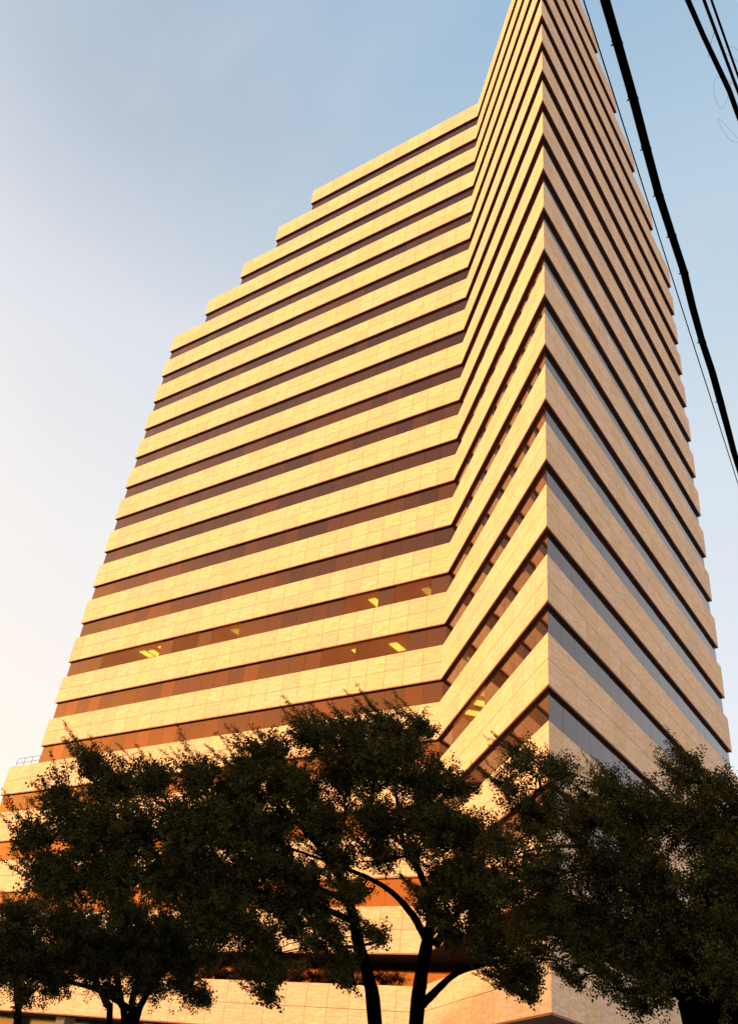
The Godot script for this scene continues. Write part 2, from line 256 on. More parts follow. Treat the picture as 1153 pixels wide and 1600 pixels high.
func travertine() -> ImageTexture:                # 6 m x 3 m of cross-cut stone: beds, clouds and small pits
	var w := 1536
	var h := 768
	var beds := noise(FastNoiseLite.TYPE_SIMPLEX_SMOOTH, 0.012, 4, 11)
	var cloud := noise(FastNoiseLite.TYPE_SIMPLEX_SMOOTH, 0.006, 3, 12)
	var pits := noise(FastNoiseLite.TYPE_SIMPLEX_SMOOTH, 0.09, 2, 13)
	var img := Image.create(w, h, false, Image.FORMAT_RGB8)
	var pale := Color(0.70, 0.55, 0.405)
	var mid := Color(0.57, 0.425, 0.29)
	var dark := Color(0.36, 0.22, 0.11)
	for y in h:
		for x in w:
			var warp := cloud.get_noise_2d(x, y) * 26.0
			var b := beds.get_noise_2d(x * 0.22, (y + warp) * 2.2)
			var k := clampf(0.42 + b * 0.9 + cloud.get_noise_2d(x * 2.0, y * 2.0 + 500.0) * 0.35, 0.0, 1.0)
			var col := pale.lerp(mid, k)
			var p := pits.get_noise_2d(x * 0.45, y * 1.7 + warp)
			if p > 0.34 and b > -0.05:
				col = col.lerp(dark, clampf((p - 0.34) * 3.5, 0.0, 0.8))
			img.set_pixel(x, y, col.linear_to_srgb())
	img.generate_mipmaps()
	return ImageTexture.create_from_image(img)


func bark_texture() -> ImageTexture:
	var f := noise(FastNoiseLite.TYPE_CELLULAR, 0.05, 3, 5)
	var img := Image.create(256, 256, false, Image.FORMAT_RGB8)
	for y in 256:
		for x in 256:
			var k := clampf(0.5 + f.get_noise_2d(x * 1.6, y * 0.5) * 0.6, 0.0, 1.0)
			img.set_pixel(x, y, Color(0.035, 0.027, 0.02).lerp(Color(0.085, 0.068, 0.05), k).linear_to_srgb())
	return ImageTexture.create_from_image(img)


func materials() -> void:
	var stone := StandardMaterial3D.new()
	stone.albedo_texture = travertine()
	stone.vertex_color_use_as_albedo = true
	stone.roughness = 0.72
	stone.metallic_specular = 0.3
	M.stone = stone
	M.joint = plain(Color(0.13, 0.085, 0.045), 0.9)
	M.bronze = plain(Color(0.30, 0.075, 0.035), 0.45, 0.2)
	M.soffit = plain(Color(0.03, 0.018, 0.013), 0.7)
	M.frame = plain(Color(0.012, 0.009, 0.008), 0.6)
	# bronze glass: the tone behind each pane differs with its blind
	M.glass = []
	for t in [Color(0.086, 0.033, 0.018), Color(0.082, 0.032, 0.018), Color(0.092, 0.034, 0.017), Color(0.074, 0.030, 0.019), Color(0.115, 0.040, 0.017)]:
		var g := plain(t, 0.03, 0.82)
		g.metallic_specular = 0.6
		M.glass.append(g)
	M.glass_street = plain(Color(0.095, 0.069, 0.062), 0.03, 0.8)
	M.glass_street.metallic_specular = 0.6
	var clear := plain(Color(0.13, 0.045, 0.016), 0.02)
	clear.albedo_color.a = 0.55
	clear.transparency = BaseMaterial3D.TRANSPARENCY_ALPHA
	clear.metallic_specular = 0.2
	M.clear = clear
	M.room = plain(Color(0.5, 0.36, 0.16), 0.9)
	M.tube_light = plain(Color(0.9, 0.85, 0.6), 0.5)
	M.tube_light.emission_enabled = true
	M.tube_light.emission = Color(1.0, 0.86, 0.34)
	M.tube_light.emission_energy_multiplier = 4.5
	M.dim_light = M.tube_light.duplicate()
	M.dim_light.emission_energy_multiplier = 1.3
	M.roof = plain(Color(0.3, 0.28, 0.25), 0.9)
	M.steel = plain(Color(0.35, 0.27, 0.22), 0.5, 0.4)
	var bark := StandardMaterial3D.new()
	bark.albedo_texture = bark_texture()
	bark.uv1_triplanar = true
	bark.uv1_scale = Vector3(1.6, 0.9, 1.6)
	bark.roughness = 0.95
	bark.heightmap_enabled = false
	M.bark = bark
	var leaf := plain(Color.WHITE, 0.8)
	leaf.metallic_specular = 0.2
	leaf.vertex_color_use_as_albedo = true
	leaf.cull_mode = BaseMaterial3D.CULL_DISABLED
	leaf.backlight_enabled = true
	leaf.backlight = Color(0.02, 0.025, 0.008).linear_to_srgb()
	M.leaf = leaf
	M.cable = plain(Color(0.006, 0.006, 0.007), 0.7)
	M.asphalt = plain(Color(0.05, 0.05, 0.052), 0.9)
	M.concrete = plain(Color(0.38, 0.34, 0.29), 0.9)
	M.earth = plain(Color(0.09, 0.08, 0.05), 0.95)
	M.brick = plain(Color(0.22, 0.1, 0.07), 0.9)
	M.dark_glass = plain(Color(0.03, 0.03, 0.03), 0.1)


# ---------------------------------------------------------------- sky
func ramp(stops: Array, e: float) -> Vector3:
	for i in stops.size() - 1:
		if e <= stops[i + 1][0]:
			var t := smoothstep(0.0, 1.0, clampf((e - stops[i][0]) / (stops[i + 1][0] - stops[i][0]), 0.0, 1.0)) * 0.5 + 0.5 * clampf((e - stops[i][0]) / (stops[i + 1][0] - stops[i][0]), 0.0, 1.0)
			return (stops[i][1] as Vector3).lerp(stops[i + 1][1], t)
	return stops[-1][1]


func lin(r: int, g: int, b: int) -> Vector3:
	var c := Color8(r, g, b).srgb_to_linear()
	return Vector3(c.r, c.g, c.b)


func sky_picture() -> ImageTexture:               # air and thin high cloud: blue overhead, cream towards the horizon, orange under the sun
	var away := [[0.0, Vector3(1.5, 1.15, 0.95)], [10.0, Vector3(1.4, 1.15, 1.0)], [21.0, lin(234, 239, 245)], [35.0, lin(219, 229, 239)], [50.0, lin(190, 212, 229)], [65.0, lin(160, 191, 217)], [90.0, lin(138, 172, 206)]]
	var side := [[0.0, Vector3(1.25, 1.0, 0.84)], [14.0, Vector3(1.08, 0.95, 0.85)], [28.0, lin(247, 243, 241)], [40.0, lin(229, 231, 237)], [55.0, lin(182, 195, 212)], [70.0, lin(156, 186, 212)], [90.0, lin(138, 172, 206)]]
	var sunny := [[0.0, Vector3(9.0, 3.4, 0.5)], [8.0, Vector3(10.5, 4.8, 0.9)], [14.0, Vector3(8.5, 4.2, 1.0)], [21.0, Vector3(4.6, 2.7, 1.05)], [32.0, Vector3(1.9, 1.6, 1.25)], [55.0, Vector3(0.8, 0.85, 0.9)], [90.0, lin(138, 172, 206)]]
	var cloud := noise(FastNoiseLite.TYPE_SIMPLEX_SMOOTH, 1.1, 5, 31)
	var w := 1024
	var h := 512
	var img := Image.create(w, h, false, Image.FORMAT_RGBF)
	var s := Vector2(SUN_TO.x, SUN_TO.z).normalized()
	for y in h:
		var polar := (y + 0.5) / h * PI
		var e := 90.0 - rad_to_deg(polar)
		for x in w:
			var az := (x + 0.5) / w * TAU
			var d := Vector3(sin(az) * sin(polar), cos(polar), -cos(az) * sin(polar))
			var off := rad_to_deg(acos(clampf(Vector2(sin(az), -cos(az)).dot(s), -1.0, 1.0)))
			var col: Vector3
			if e < 0.0:
				col = Vector3(0.2, 0.17, 0.14)
			else:
				if off < 88.0:
					col = ramp(sunny, e).lerp(ramp(side, e), smoothstep(30.0, 86.0, off))
				else:
					col = ramp(side, e).lerp(ramp(away, e), smoothstep(84.0, 130.0, off))
				var q := Vector3(d.x, 0.0, d.z) / (d.y + 0.3)
				var k := cloud.get_noise_3d(q.x * 1.5 + q.z * 0.5, d.y * 2.0, q.z * 0.55 - q.x * 0.3) + 0.5 * cloud.get_noise_3d(q.x * 4.2 + q.z * 1.2 + 9.0, d.y * 3.0, q.z * 1.5 - q.x)
				var thick := clampf((k + 0.1) * 1.5, 0.0, 1.0) * 0.85 * clampf(1.55 - off / 85.0, 0.05, 1.0)
				col = col.lerp(Vector3(maxf(col.x, 0.93), maxf(col.y, 0.9), maxf(col.z, 0.87)), thick * smoothstep(0.0, 12.0, e) * (1.0 - smoothstep(58.0, 80.0, e)))
			img.set_pixel(x, y, Color(col.x, col.y, col.z) * (1.0 / EXPOSURE))
	return ImageTexture.create_from_image(img)


# ---------------------------------------------------------------- the tower
func storey_y(k: int) -> float:                   # underside of spandrel k, counted from the roof down
	return TOP - FLOOR * k


func outline(k: int) -> PackedVector2Array:       # x, z; the stepped crown shortens both fronts, the two podium storeys stick out
	var f := FRONT - maxi(0, 4 - k) * 4.40
	var l := LONG - maxi(0, 4 - k) * 4.50
	if k >= 17:
		f += 3.6
		l += 3.5
	var e := -CUT - l
	return PackedVector2Array([Vector2(0, 0), Vector2(f, 0), Vector2(f, -10), Vector2(29, -10), Vector2(29, e), Vector2(CUT, e), Vector2(CUT, -CUT)])


func mitre(p: PackedVector2Array, i: int, d: float) -> float:     # how far an inset of d draws in both edges at corner i
	var c := p.size()
	var u0 := (p[i] - p[(i - 1 + c) % c]).normalized()
	var u1 := (p[(i + 1) % c] - p[i]).normalized()
	var turn := acos(clampf(u0.dot(u1), -1, 1))
	var inward := Vector2(u0.y, -u0.x)             # in x, z: u turned to the inside of the ring
	return d * tan(turn / 2.0) * (1.0 if u1.dot(inward) > 0 else -1.0)


func inset(p: PackedVector2Array, d: float) -> PackedVector2Array:
	var out := PackedVector2Array()
	for i in p.size():
		var u1 := (p[(i + 1) % p.size()] - p[i]).normalized()
		out.append(p[i] + Vector2(u1.y, -u1.x) * d + u1 * mitre(p, i, d))
	return out


func wall_frame(a: Vector2, b: Vector2, y: float) -> Transform3D:  # x along the wall, y up, z out
	var u := (b - a).normalized()
	var x := Vector3(u.x, 0, u.y)
	return Transform3D(Basis(x, Vector3.UP, x.cross(Vector3.UP)), Vector3(a.x, y, a.y))


func shows(t3: Transform3D, at: Vector3, area: float) -> float:    # rough size on the picture, to choose the pieces that get a node of their own
	var p := t3 * at
	var to := eye - p
	var q := eye_basis.inverse() * (p - eye)
	if q.z > -1.0 or p.y < 20.5:
		return 0.0
	var x := q.x / -q.z
	var y := q.y / -q.z
	if absf(x) > 0.42 or absf(y) > 0.585:
		return 0.0
	return maxf(0.0, to.normalized().dot(t3.basis.z)) * area / to.length_squared()


func prism(b: Build, p: PackedVector2Array, y0: float, y1: float) -> void:
	for i in p.size():
		var q := p[(i + 1) % p.size()]
		b.quad(Vector3(p[i].x, y0, p[i].y), Vector3(q.x, y0, q.y), Vector3(q.x, y1, q.y), Vector3(p[i].x, y1, p[i].y))
	var t := Geometry2D.triangulate_polygon(p)
	for i in range(0, t.size(), 3):
		var a := p[t[i]]
		var c := p[t[i + 1]]
		var e := p[t[i + 2]]
		if (c - a).cross(e - a) > 0:
			var s := c
			c = e
			e = s
		b.tri(Vector3(a.x, y1, a.y), Vector3(c.x, y1, c.y), Vector3(e.x, y1, e.y))
		b.tri(Vector3(a.x, y0, a.y), Vector3(e.x, y0, e.y), Vector3(c.x, y0, c.y))


func modules(edge: int, length: float) -> int:
	return 12 if edge == 6 else maxi(1, roundi(length / (1.481 if edge == 5 else 1.4676 if edge == 0 else 2.0)))


# offices with lights on: storey, edge of the ring, first and last module counted from the inner corner, then luminaires (module, depth, kind)
const OFFICES := [
	[14, 5, 23, 23, [[23.5, 1.1, 1]]], [14, 5, 19, 22, [[21.2, 0.7, 0], [20.6, 0.9, 0], [19.6, 0.6, 0]]], [14, 5, 16, 17, [[16.6, 2.6, 1]]],
	[14, 5, 13, 14, [[13.9, 0.6, 1], [13.4, 0.8, 0]]], [14, 5, 4, 5, [[4.8, 0.8, 0]]], [14, 5, 1, 2, [[1.8, 1.0, 1]]],
	[15, 5, 5, 6, [[5.4, 0.7, 0]]], [15, 5, 2, 4, [[3.3, 0.9, 0]]], [17, 6, 2, 5, [[3.4, 0.15, 0], [4.4, 0.2, 0], [5.3, 0.15, 1]]]]


func office_at(k: int, edge: int, m: int) -> bool:
	for o in OFFICES:
		if o[0] == k and o[1] == edge and m >= o[2] and m <= o[3]:
			return true
	return false


func tower() -> void:
	var t := thing("office_tower", "tall stone office tower with ribbon windows, stepped crown and knife-edge corner behind the oaks", "building")
	var panels := []                                # [score, storey node, transform, size...] of every stone panel
	var panes := []
	var blind := noise(FastNoiseLite.TYPE_VALUE, 0.21, 2, 4)
	var bands := []
	for k in STOREYS:
		var y := storey_y(k)
		var ring := outline(k)
		var core := Build.new()
		prism(core, inset(ring, 0.075), y + 0.012, y + BAND - 0.012)
		var band := part("spandrel", core.done(), M.joint, t)
		bands.append(band)
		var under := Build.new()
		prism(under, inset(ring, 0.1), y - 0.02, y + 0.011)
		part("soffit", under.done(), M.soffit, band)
		var trim := Build.new()
		var frame := Build.new()
		var wring := ring
		var glassring := inset(wring, 3.0 if k == 20 else RECESS)
		for i in ring.size():
			var a := ring[i]
			var b := ring[(i + 1) % ring.size()]
			var length := a.distance_to(b)
			var seen := i == 0 or i >= 5
			var f := wall_frame(a, b, y)
			var n := modules(i, length)
			var w := length / n
			# bronze drip angle below the stone: a lip and a shadow groove
			trim.slab(f * Transform3D(Basis.IDENTITY, Vector3(0, 0, -0.012)), 0, length, -0.06, -0.022, 0.05, mitre(ring, i, 0.05), mitre(ring, (i + 1) % ring.size(), 0.05))
			for m in n:
				for r in 2:
					var g := 0.013
					var x0 := m * w + (g if m > 0 else 0.0)
					var x1 := (m + 1) * w - (g if m < n - 1 else 0.0)
					var s0 := mitre(ring, i, 0.07) if m == 0 else 0.0
					var s1 := mitre(ring, (i + 1) % ring.size(), 0.07) if m == n - 1 else 0.0
					var local := f * Transform3D(Basis.IDENTITY, Vector3(x0, r * BAND / 2 + (g if r else 0.0), 0))
					var hh := BAND / 2 - g
					panels.append([shows(local, Vector3(w / 2, hh / 2, 0), w * hh) if seen else 0.0, k, local, x1 - x0, hh, s0, s1])
			# glass
			if k == STOREYS - 1:
				continue
			var ga := glassring[i]
			var gb := glassring[(i + 1) % glassring.size()]
			var gl := ga.distance_to(gb)
			var gf := wall_frame(ga, gb, y - (FLOOR - BAND))
			var gw := gl / n
			for m in n:
				var from_corner := n - 1 - m if i == 5 else m
				var lit := office_at(k, i, from_corner)
				var tone := 0
				if seen:
					var q := blind.get_noise_2d(m * 1.9 + i * 90, k * 7.3) * 1.6 + blind.get_noise_2d(m * 6.0, k * 31.0 + i * 50) * 0.7
					tone = clampi(int(floor((q + 0.75) / 1.5 * 5.0)), 0, 4)
				panes.append([shows(gf, Vector3((m + 0.5) * gw, 0.8, 0), gw * 1.6) if seen else 0.0, k, gf * Transform3D(Basis.IDENTITY, Vector3(m * gw + 0.008, 0.0, 0.0)), gw - 0.016, -2 if lit else (-1 if i == 0 else tone), mitre(glassring, i, 0.014) if m == 0 else 0.0, mitre(glassring, (i + 1) % glassring.size(), 0.014) if m == n - 1 else 0.0])
				if not lit:
					var e0 := mitre(glassring, i, 0.03) if m == 0 else 0.0
					var e1 := mitre(glassring, (i + 1) % glassring.size(), 0.03) if m == n - 1 else 0.0
					frame.slab(gf * Transform3D(Basis.IDENTITY, Vector3(0, 0, -0.03)), m * gw + e0, (m + 1) * gw - e1, 0.0, FLOOR - BAND - 0.021, 0.04, e0 * 1.3, e1 * 1.3)
		part("bronze_trim", trim.done(), M.bronze, band)
		if k < STOREYS - 1:
			part("window_frame", frame.done(), M.frame, t)
	# stone panels: the 300 that show largest one by one, the others joined
	panels.sort_custom(func(a, b): return a[0] > b[0])
	var cache := {}
	var rest := Build.new()
	for j in panels.size():
		var p = panels[j]
		var u := rng.randf() * 0.74
		var vv := rng.randf() * 0.58
		var ua := Vector2(u, vv)
		var ub := Vector2(u + p[3] / 6.0, vv + p[4] / 3.0)
		var tone := rng.randf_range(0.90, 1.05)
		var tint := Color(tone, tone * rng.randf_range(0.975, 1.01), tone * rng.randf_range(0.88, 1.04))
		if j < 300:
			var key := "%.3f %.3f %.3f %d" % [p[3], p[5], p[6], rng.randi_range(0, 7)]
			if not cache.has(key):
				var one := Build.new()
				one.tint = tint
				one.slab(Transform3D.IDENTITY, 0, p[3], 0, p[4], 0.07, p[5], p[6], ua, ub)
				cache[key] = one.done()
			part("stone_panel", cache[key], M.stone, bands[p[1]], p[2])
		else:
			rest.tint = tint
			rest.slab(p[2], 0, p[3], 0, p[4], 0.07, p[5], p[6], ua, ub)
	part("stone_panel_cladding", rest.done(), M.stone, t).set_meta("kind", "stuff")
	# panes
	panes.sort_custom(func(a, b): return a[0] > b[0])
	var others := {}
	var shown := 0
	for j in panes.size():
		var p = panes[j]
		var tilt := Basis.from_euler(Vector3(rng.randf_range(-0.0022, 0.0022), rng.randf_range(-0.003, 0.003), 0))
		var at: Transform3D = p[2] * Transform3D(tilt, Vector3.ZERO)
		var mat: Material = M.clear if p[4] == -2 else M.glass_street if p[4] == -1 else M.glass[p[4]]
		if shown < 300 and (p[0] > 0.0 or p[4] == -2):
			var key := "pane %.3f %.3f %.3f" % [p[3], p[5], p[6]]
			if not cache.has(key):
				var one := Build.new()
				one.slab(Transform3D.IDENTITY, 0, p[3], 0, FLOOR - BAND - 0.021, 0.014, p[5], p[6], Vector2.ZERO, Vector2.ONE)
				cache[key] = one.done()
			part("window_pane", cache[key], mat, t, at)
			shown += 1
		elif p[4] == -2:
			var one := Build.new()
			one.slab(at, 0, p[3], 0, FLOOR - BAND - 0.021, 0.014, 0, 0)
			part("window_pane", one.done(), mat, t)
		else:
			if not others.has(mat):
				others[mat] = Build.new()
			others[mat].slab(at, 0, p[3], 0, FLOOR - BAND - 0.021, 0.014, p[5], p[6])
	for mat in others:
		part("window_pane_ribbon", others[mat].done(), mat, t).set_meta("kind", "stuff")
	# offices behind the clear panes
	for o in OFFICES:
		var k: int = o[0]
		var i: int = o[1]
		var ring := inset(outline(k), RECESS + 0.03)
		var a := ring[i]
		var b := ring[(i + 1) % ring.size()]
		var n := modules(i, outline(k)[i].distance_to(outline(k)[(i + 1) % ring.size()]))
		var w := a.distance_to(b) / n
		var f := wall_frame(a, b, storey_y(k) - 1.6)
		var x0: float = (n - 1 - o[3]) * w if i == 5 else o[2] * w
		var x1: float = (n - o[2]) * w if i == 5 else (o[3] + 1) * w
		var room := Build.new()
		var d := 4.2
		var hy := 1.545
		room.quad(f * Vector3(x0, 0, -d), f * Vector3(x1, 0, -d), f * Vector3(x1, hy, -d), f * Vector3(x0, hy, -d))
		room.quad(f * Vector3(x0, 0.003, 0), f * Vector3(x1, 0.003, 0), f * Vector3(x1, 0.003, -d), f * Vector3(x0, 0.003, -d))
		room.quad(f * Vector3(x0, hy, -d), f * Vector3(x1, hy, -d), f * Vector3(x1, hy, 0), f * Vector3(x0, hy, 0))
		room.quad(f * Vector3(x0, 0, 0), f * Vector3(x0, 0, -d), f * Vector3(x0, hy, -d), f * Vector3(x0, hy, 0))
		room.quad(f * Vector3(x1, 0, -d), f * Vector3(x1, 0, 0), f * Vector3(x1, hy, 0), f * Vector3(x1, hy, -d))
		part("office_room", room.done(), M.room, t)
		for l in o[4]:
			var lx: float = (n - l[0]) * w if i == 5 else l[0] * w
			var lamp := Build.new()
			lamp.box(Transform3D.IDENTITY, Vector3(0.62, 0.05, 1.22))
			part("ceiling_light", lamp.done(), M.dim_light if l[2] else M.tube_light, t, f * Transform3D(Basis.IDENTITY, Vector3(lx, hy - 0.04, -l[1] - 0.61)))
			var glow := OmniLight3D.new()
			glow.name = "ceiling_light_glow"
			glow.light_color = Color(1.0, 0.86, 0.34)
			glow.light_energy = 0.12 if l[2] else 0.3
			glow.light_size = 0.3
			glow.omni_range = 12.0
			glow.omni_attenuation = 2.0
			glow.shadow_enabled = true
			glow.position = f * Vector3(lx, hy - 0.4, -l[1] - 0.61)
			t.add_child(glow, true)
	# recessed ground storey: dark glass between stone piers under the lowest spandrel
	var base := inset(outline(21), 3.2)
	var y21 := storey_y(21)
	var lobby := Build.new()
	prism(lobby, base, 0.1, y21 - 0.06)
	part("lobby_wall", lobby.done(), M.dark_glass, t)
	var piers := inset(outline(21), 1.2)
	for i in [0, 5, 6]:
		var a := piers[i]
		var b := piers[(i + 1) % piers.size()]
		var cnt := maxi(2, roundi(a.distance_to(b) / 8.9))
		for m in cnt:
			var f := wall_frame(a, b, 0)
			var pier := Build.new()
			pier.box(f * Transform3D(Basis.IDENTITY, Vector3((m + 0.5) * a.distance_to(b) / cnt, y21 / 2 - 0.02, -0.5)), Vector3(0.9, y21 - 0.1, 0.9))
			part("pier", pier.done(), M.concrete, t)
	# railing on the podium roof beyond the long front
	var py := storey_y(17) + BAND
	var rail := Node3D.new()
	rail.name = "roof_railing"
	t.add_child(rail, true)
	var rx := CUT + 0.35
	var z0 := -CUT - LONG - 3.2
	var z1 := -CUT - LONG - 0.05
	for hh in [0.45, 0.85]:
		var r := Build.new()
		r.tube([Vector3(rx, py + hh, z0), Vector3(rx, py + hh, z1)], [0.016, 0.016], 8)
		part("rail", r.done(), M.steel, rail)
	for m in 4:
		var r := Build.new()
		var z := lerpf(z0, z1, m / 3.0)
		r.tube([Vector3(rx, py - 0.02, z), Vector3(rx, py + 0.86, z)], [0.016, 0.016], 8)
		part("post", r.done(), M.steel, rail)


# ---------------------------------------------------------------- trees
func spray_mesh(s: int) -> ArrayMesh:             # a sprig: a thin stalk with small folded leaves set round it
	var r := RandomNumberGenerator.new()
	r.seed = s
	var b := Build.new()
	b.tint = Color(0.6, 0.5, 0.4)
	for k in 11:
		var t := (k + 0.3) / 11.0
		var at := Vector3(sin(t * 3.0) * 0.012, t * 0.17, 0)
		var a := k * 2.4 + r.randf_range(-0.5, 0.5)
		var out := Vector3(cos(a), r.randf_range(0.25, 1.0), sin(a)).normalized()
		var length := r.randf_range(0.040, 0.066)
		var wide := out.cross(Vector3(r.randf_range(-1, 1), r.randf_range(-0.3, 1), r.randf_range(-1, 1))).normalized() * length * 0.26
		var fold := out.cross(wide).normalized() * length * 0.08
		var g := r.randf_range(0.7, 1.3)
		b.tint = Color(g, g, g)
		var p0 := at + out * 0.006
		var p1 := at + out * length
		var m := at + out * length * 0.5
		b.tri(p0, m + wide + fold, p1)
		b.tri(p0, p1, m - wide + fold)
	return b.done()


func tree(called: String, label: String, limbs: Array, clumps: Array, density: float, shoots: int, tones: Array, sd: int, spread := 1.0) -> void:
	var r := RandomNumberGenerator.new()
	r.seed = sd
	var base := Vector3(limbs[0][0][0], 0, limbs[0][0][2])
	var t := thing(called, label, "tree", base)
	var nodes := []                                # [point, radius] along the limbs
	for i in limbs.size():
		var pts := []
		var rad := []
		var raw: Array = limbs[i]
		for j in raw.size() - 1:
			for q in 4:
				var f := q / 4.0
				var p := []
				for o in [-1, 0, 1, 2]:
					var e: Array = raw[clampi(j + o, 0, raw.size() - 1)]
					p.append(Vector3(e[0], e[1], e[2]))
				var pt: Vector3 = 0.5 * (2.0 * p[1] + (p[2] - p[0]) * f + (2.0 * p[0] - 5.0 * p[1] + 4.0 * p[2] - p[3]) * f * f + (3.0 * p[1] - p[0] - 3.0 * p[2] + p[3]) * f * f * f)
				var rr: float = lerpf(raw[j][3], raw[j + 1][3], f)
				pt += Vector3(r.randf_range(-1, 1), r.randf_range(-1, 1), r.randf_range(-1, 1)) * rr * 0.07
				pts.append(pt - base)
				rad.append(rr)
		var last: Array = raw[-1]
		pts.append(Vector3(last[0], last[1], last[2]) - base)
		rad.append(last[3] * 0.6)
		var b := Build.new()
		b.tube(pts, rad, 18, 0.07)
		part("trunk" if raw[0][1] < 0.5 else "limb", b.done(), M.bark, t)
		for j in range(pts.size()):
			if pts[j].y > 1.6:
				nodes.append([pts[j], rad[j]])
	var twigs := Build.new()
	var where: Array[Transform3D] = []
	var lean := Vector3(-0.55, 0.35, -0.83)         # the wind has combed the shoots over this way
	for cl in clumps:
		var c := Vector3(cl[0], cl[1], cl[2]) - base
		var size: float = cl[3]
		var best = nodes[0]
		var near := 1e9
		for nd in nodes:
			var dd: float = (nd[0] as Vector3).distance_to(c) + absf(nd[0].y - c.y) * 0.3 + (0.6 if nd[0].y > c.y + 0.3 else 0.0)
			if dd < near:
				near = dd
				best = nd
		var a: Vector3 = best[0]
		var bend := (a + c) * 0.5 + Vector3(r.randf_range(-0.2, 0.2), r.randf_range(-0.02, 0.25), r.randf_range(-0.2, 0.2)) * minf(1.0, near)
		var r0: float = minf(best[1] * 0.6, 0.02 + near * 0.014)
		var line := []
		var lr := []
		for q in 6:
			var f := q / 5.0
			line.append(a.lerp(bend, f).lerp(bend.lerp(c, f), f))
			lr.append(lerpf(r0, 0.009, f))
		twigs.tube(line, lr, 5)
		for q in range(2, 6):
			nodes.append([line[q], lr[q]])
		var count := int(density * 105.0 * pow(size, 1.7)) + 4
		for q in count:
			var dir := Vector3(r.randfn(), r.randfn() * 0.8, r.randfn()).normalized()
			dir = (dir + lean * 0.6).normalized()
			var start: Vector3 = c + dir * size * r.randf_range(0.0, 0.35)
			var reach := size * (0.45 + 0.85 * pow(r.randf(), 1.4))
			var tip := c + dir * reach + Vector3(0, -0.07 * size, 0) + lean * r.randf() * 0.12
			var mid := (start + tip) * 0.5 + Vector3(r.randf_range(-0.08, 0.08), r.randf_range(-0.05, 0.1), r.randf_range(-0.08, 0.08)) * size
			twigs.tube([c.lerp(start, 0.4), mid, tip], [0.007, 0.005, 0.002], 3)
			var steps := maxi(3, int(reach / 0.055))
			for j in steps:
				var f := (j + r.randf()) / steps
				if f < 0.15:
					continue
				var p := start.lerp(mid, f).lerp(mid.lerp(tip, f), f) + Vector3(r.randfn(), r.randfn(), r.randfn()) * 0.045
				var up := (dir * 0.7 + Vector3(r.randfn(), r.randfn() + 0.4, r.randfn()) * 0.6).normalized()
				where.append(sprig(p, up, r))
	# long shoots that stand out of the top of the crown
	for q in shoots:
		var cl: Array = clumps[r.randi_range(0, clumps.size() - 1)]
		var c := Vector3(cl[0], cl[1], cl[2]) - base
		var dir := (lean * r.randf_range(0.8, 1.6) + Vector3(r.randfn() * 0.25, r.randf_range(-0.25, 0.55), r.randfn() * 0.25)).normalized()
		var p := c + dir * float(cl[3]) * 0.6
		var length: float = r.randf_range(0.3, 0.85) * spread
		var pts := []
		var rad := []
		for j in 7:
			var f := j / 6.0
			pts.append(p + dir * length * f + Vector3(0, 0.16 * f * f * length, 0) + Vector3(r.randfn(), r.randfn(), r.randfn()) * 0.01)
			rad.append(lerpf(0.006, 0.0018, f))
		twigs.tube(pts, rad, 3)
		var steps := int(length / 0.045)
		for j in steps:
			var f := (j + r.randf()) / steps
			var s := pow(1.0 - f, 0.6) * 0.5 + 0.45
			var pp: Vector3 = pts[mini(6, int(f * 6.0))].lerp(pts[mini(6, int(f * 6.0) + 1)], fmod(f * 6.0, 1.0))
			where.append(sprig(pp, (dir + Vector3(r.randfn(), r.randfn(), r.randfn()) * 0.55).normalized(), r, s))
	part("twigs", twigs.done(), M.bark, t).set_meta("kind", "stuff")
	var mm := MultiMesh.new()
	mm.transform_format = MultiMesh.TRANSFORM_3D
	mm.use_colors = true
	mm.mesh = spray_mesh(sd)
	mm.instance_count = where.size()
	for i in where.size():
		mm.set_instance_transform(i, where[i])
		var col: Color = tones[0].lerp(tones[1], r.randf())
		mm.set_instance_color(i, col * r.randf_range(0.75, 1.25))
	var crown := MultiMeshInstance3D.new()
	crown.name = "foliage"
	crown.multimesh = mm
	crown.material_override = M.leaf
	crown.set_meta("kind", "stuff")
	t.add_child(crown, true)


func sprig(p: Vector3, up: Vector3, r: RandomNumberGenerator, s := 1.0) -> Transform3D:
	var x := up.cross(Vector3(r.randfn(), r.randfn(), r.randfn())).normalized()
	return Transform3D(Basis(x, up, x.cross(up)).scaled_local(Vector3.ONE * r.randf_range(0.75, 1.2) * s), p - up * 0.06)


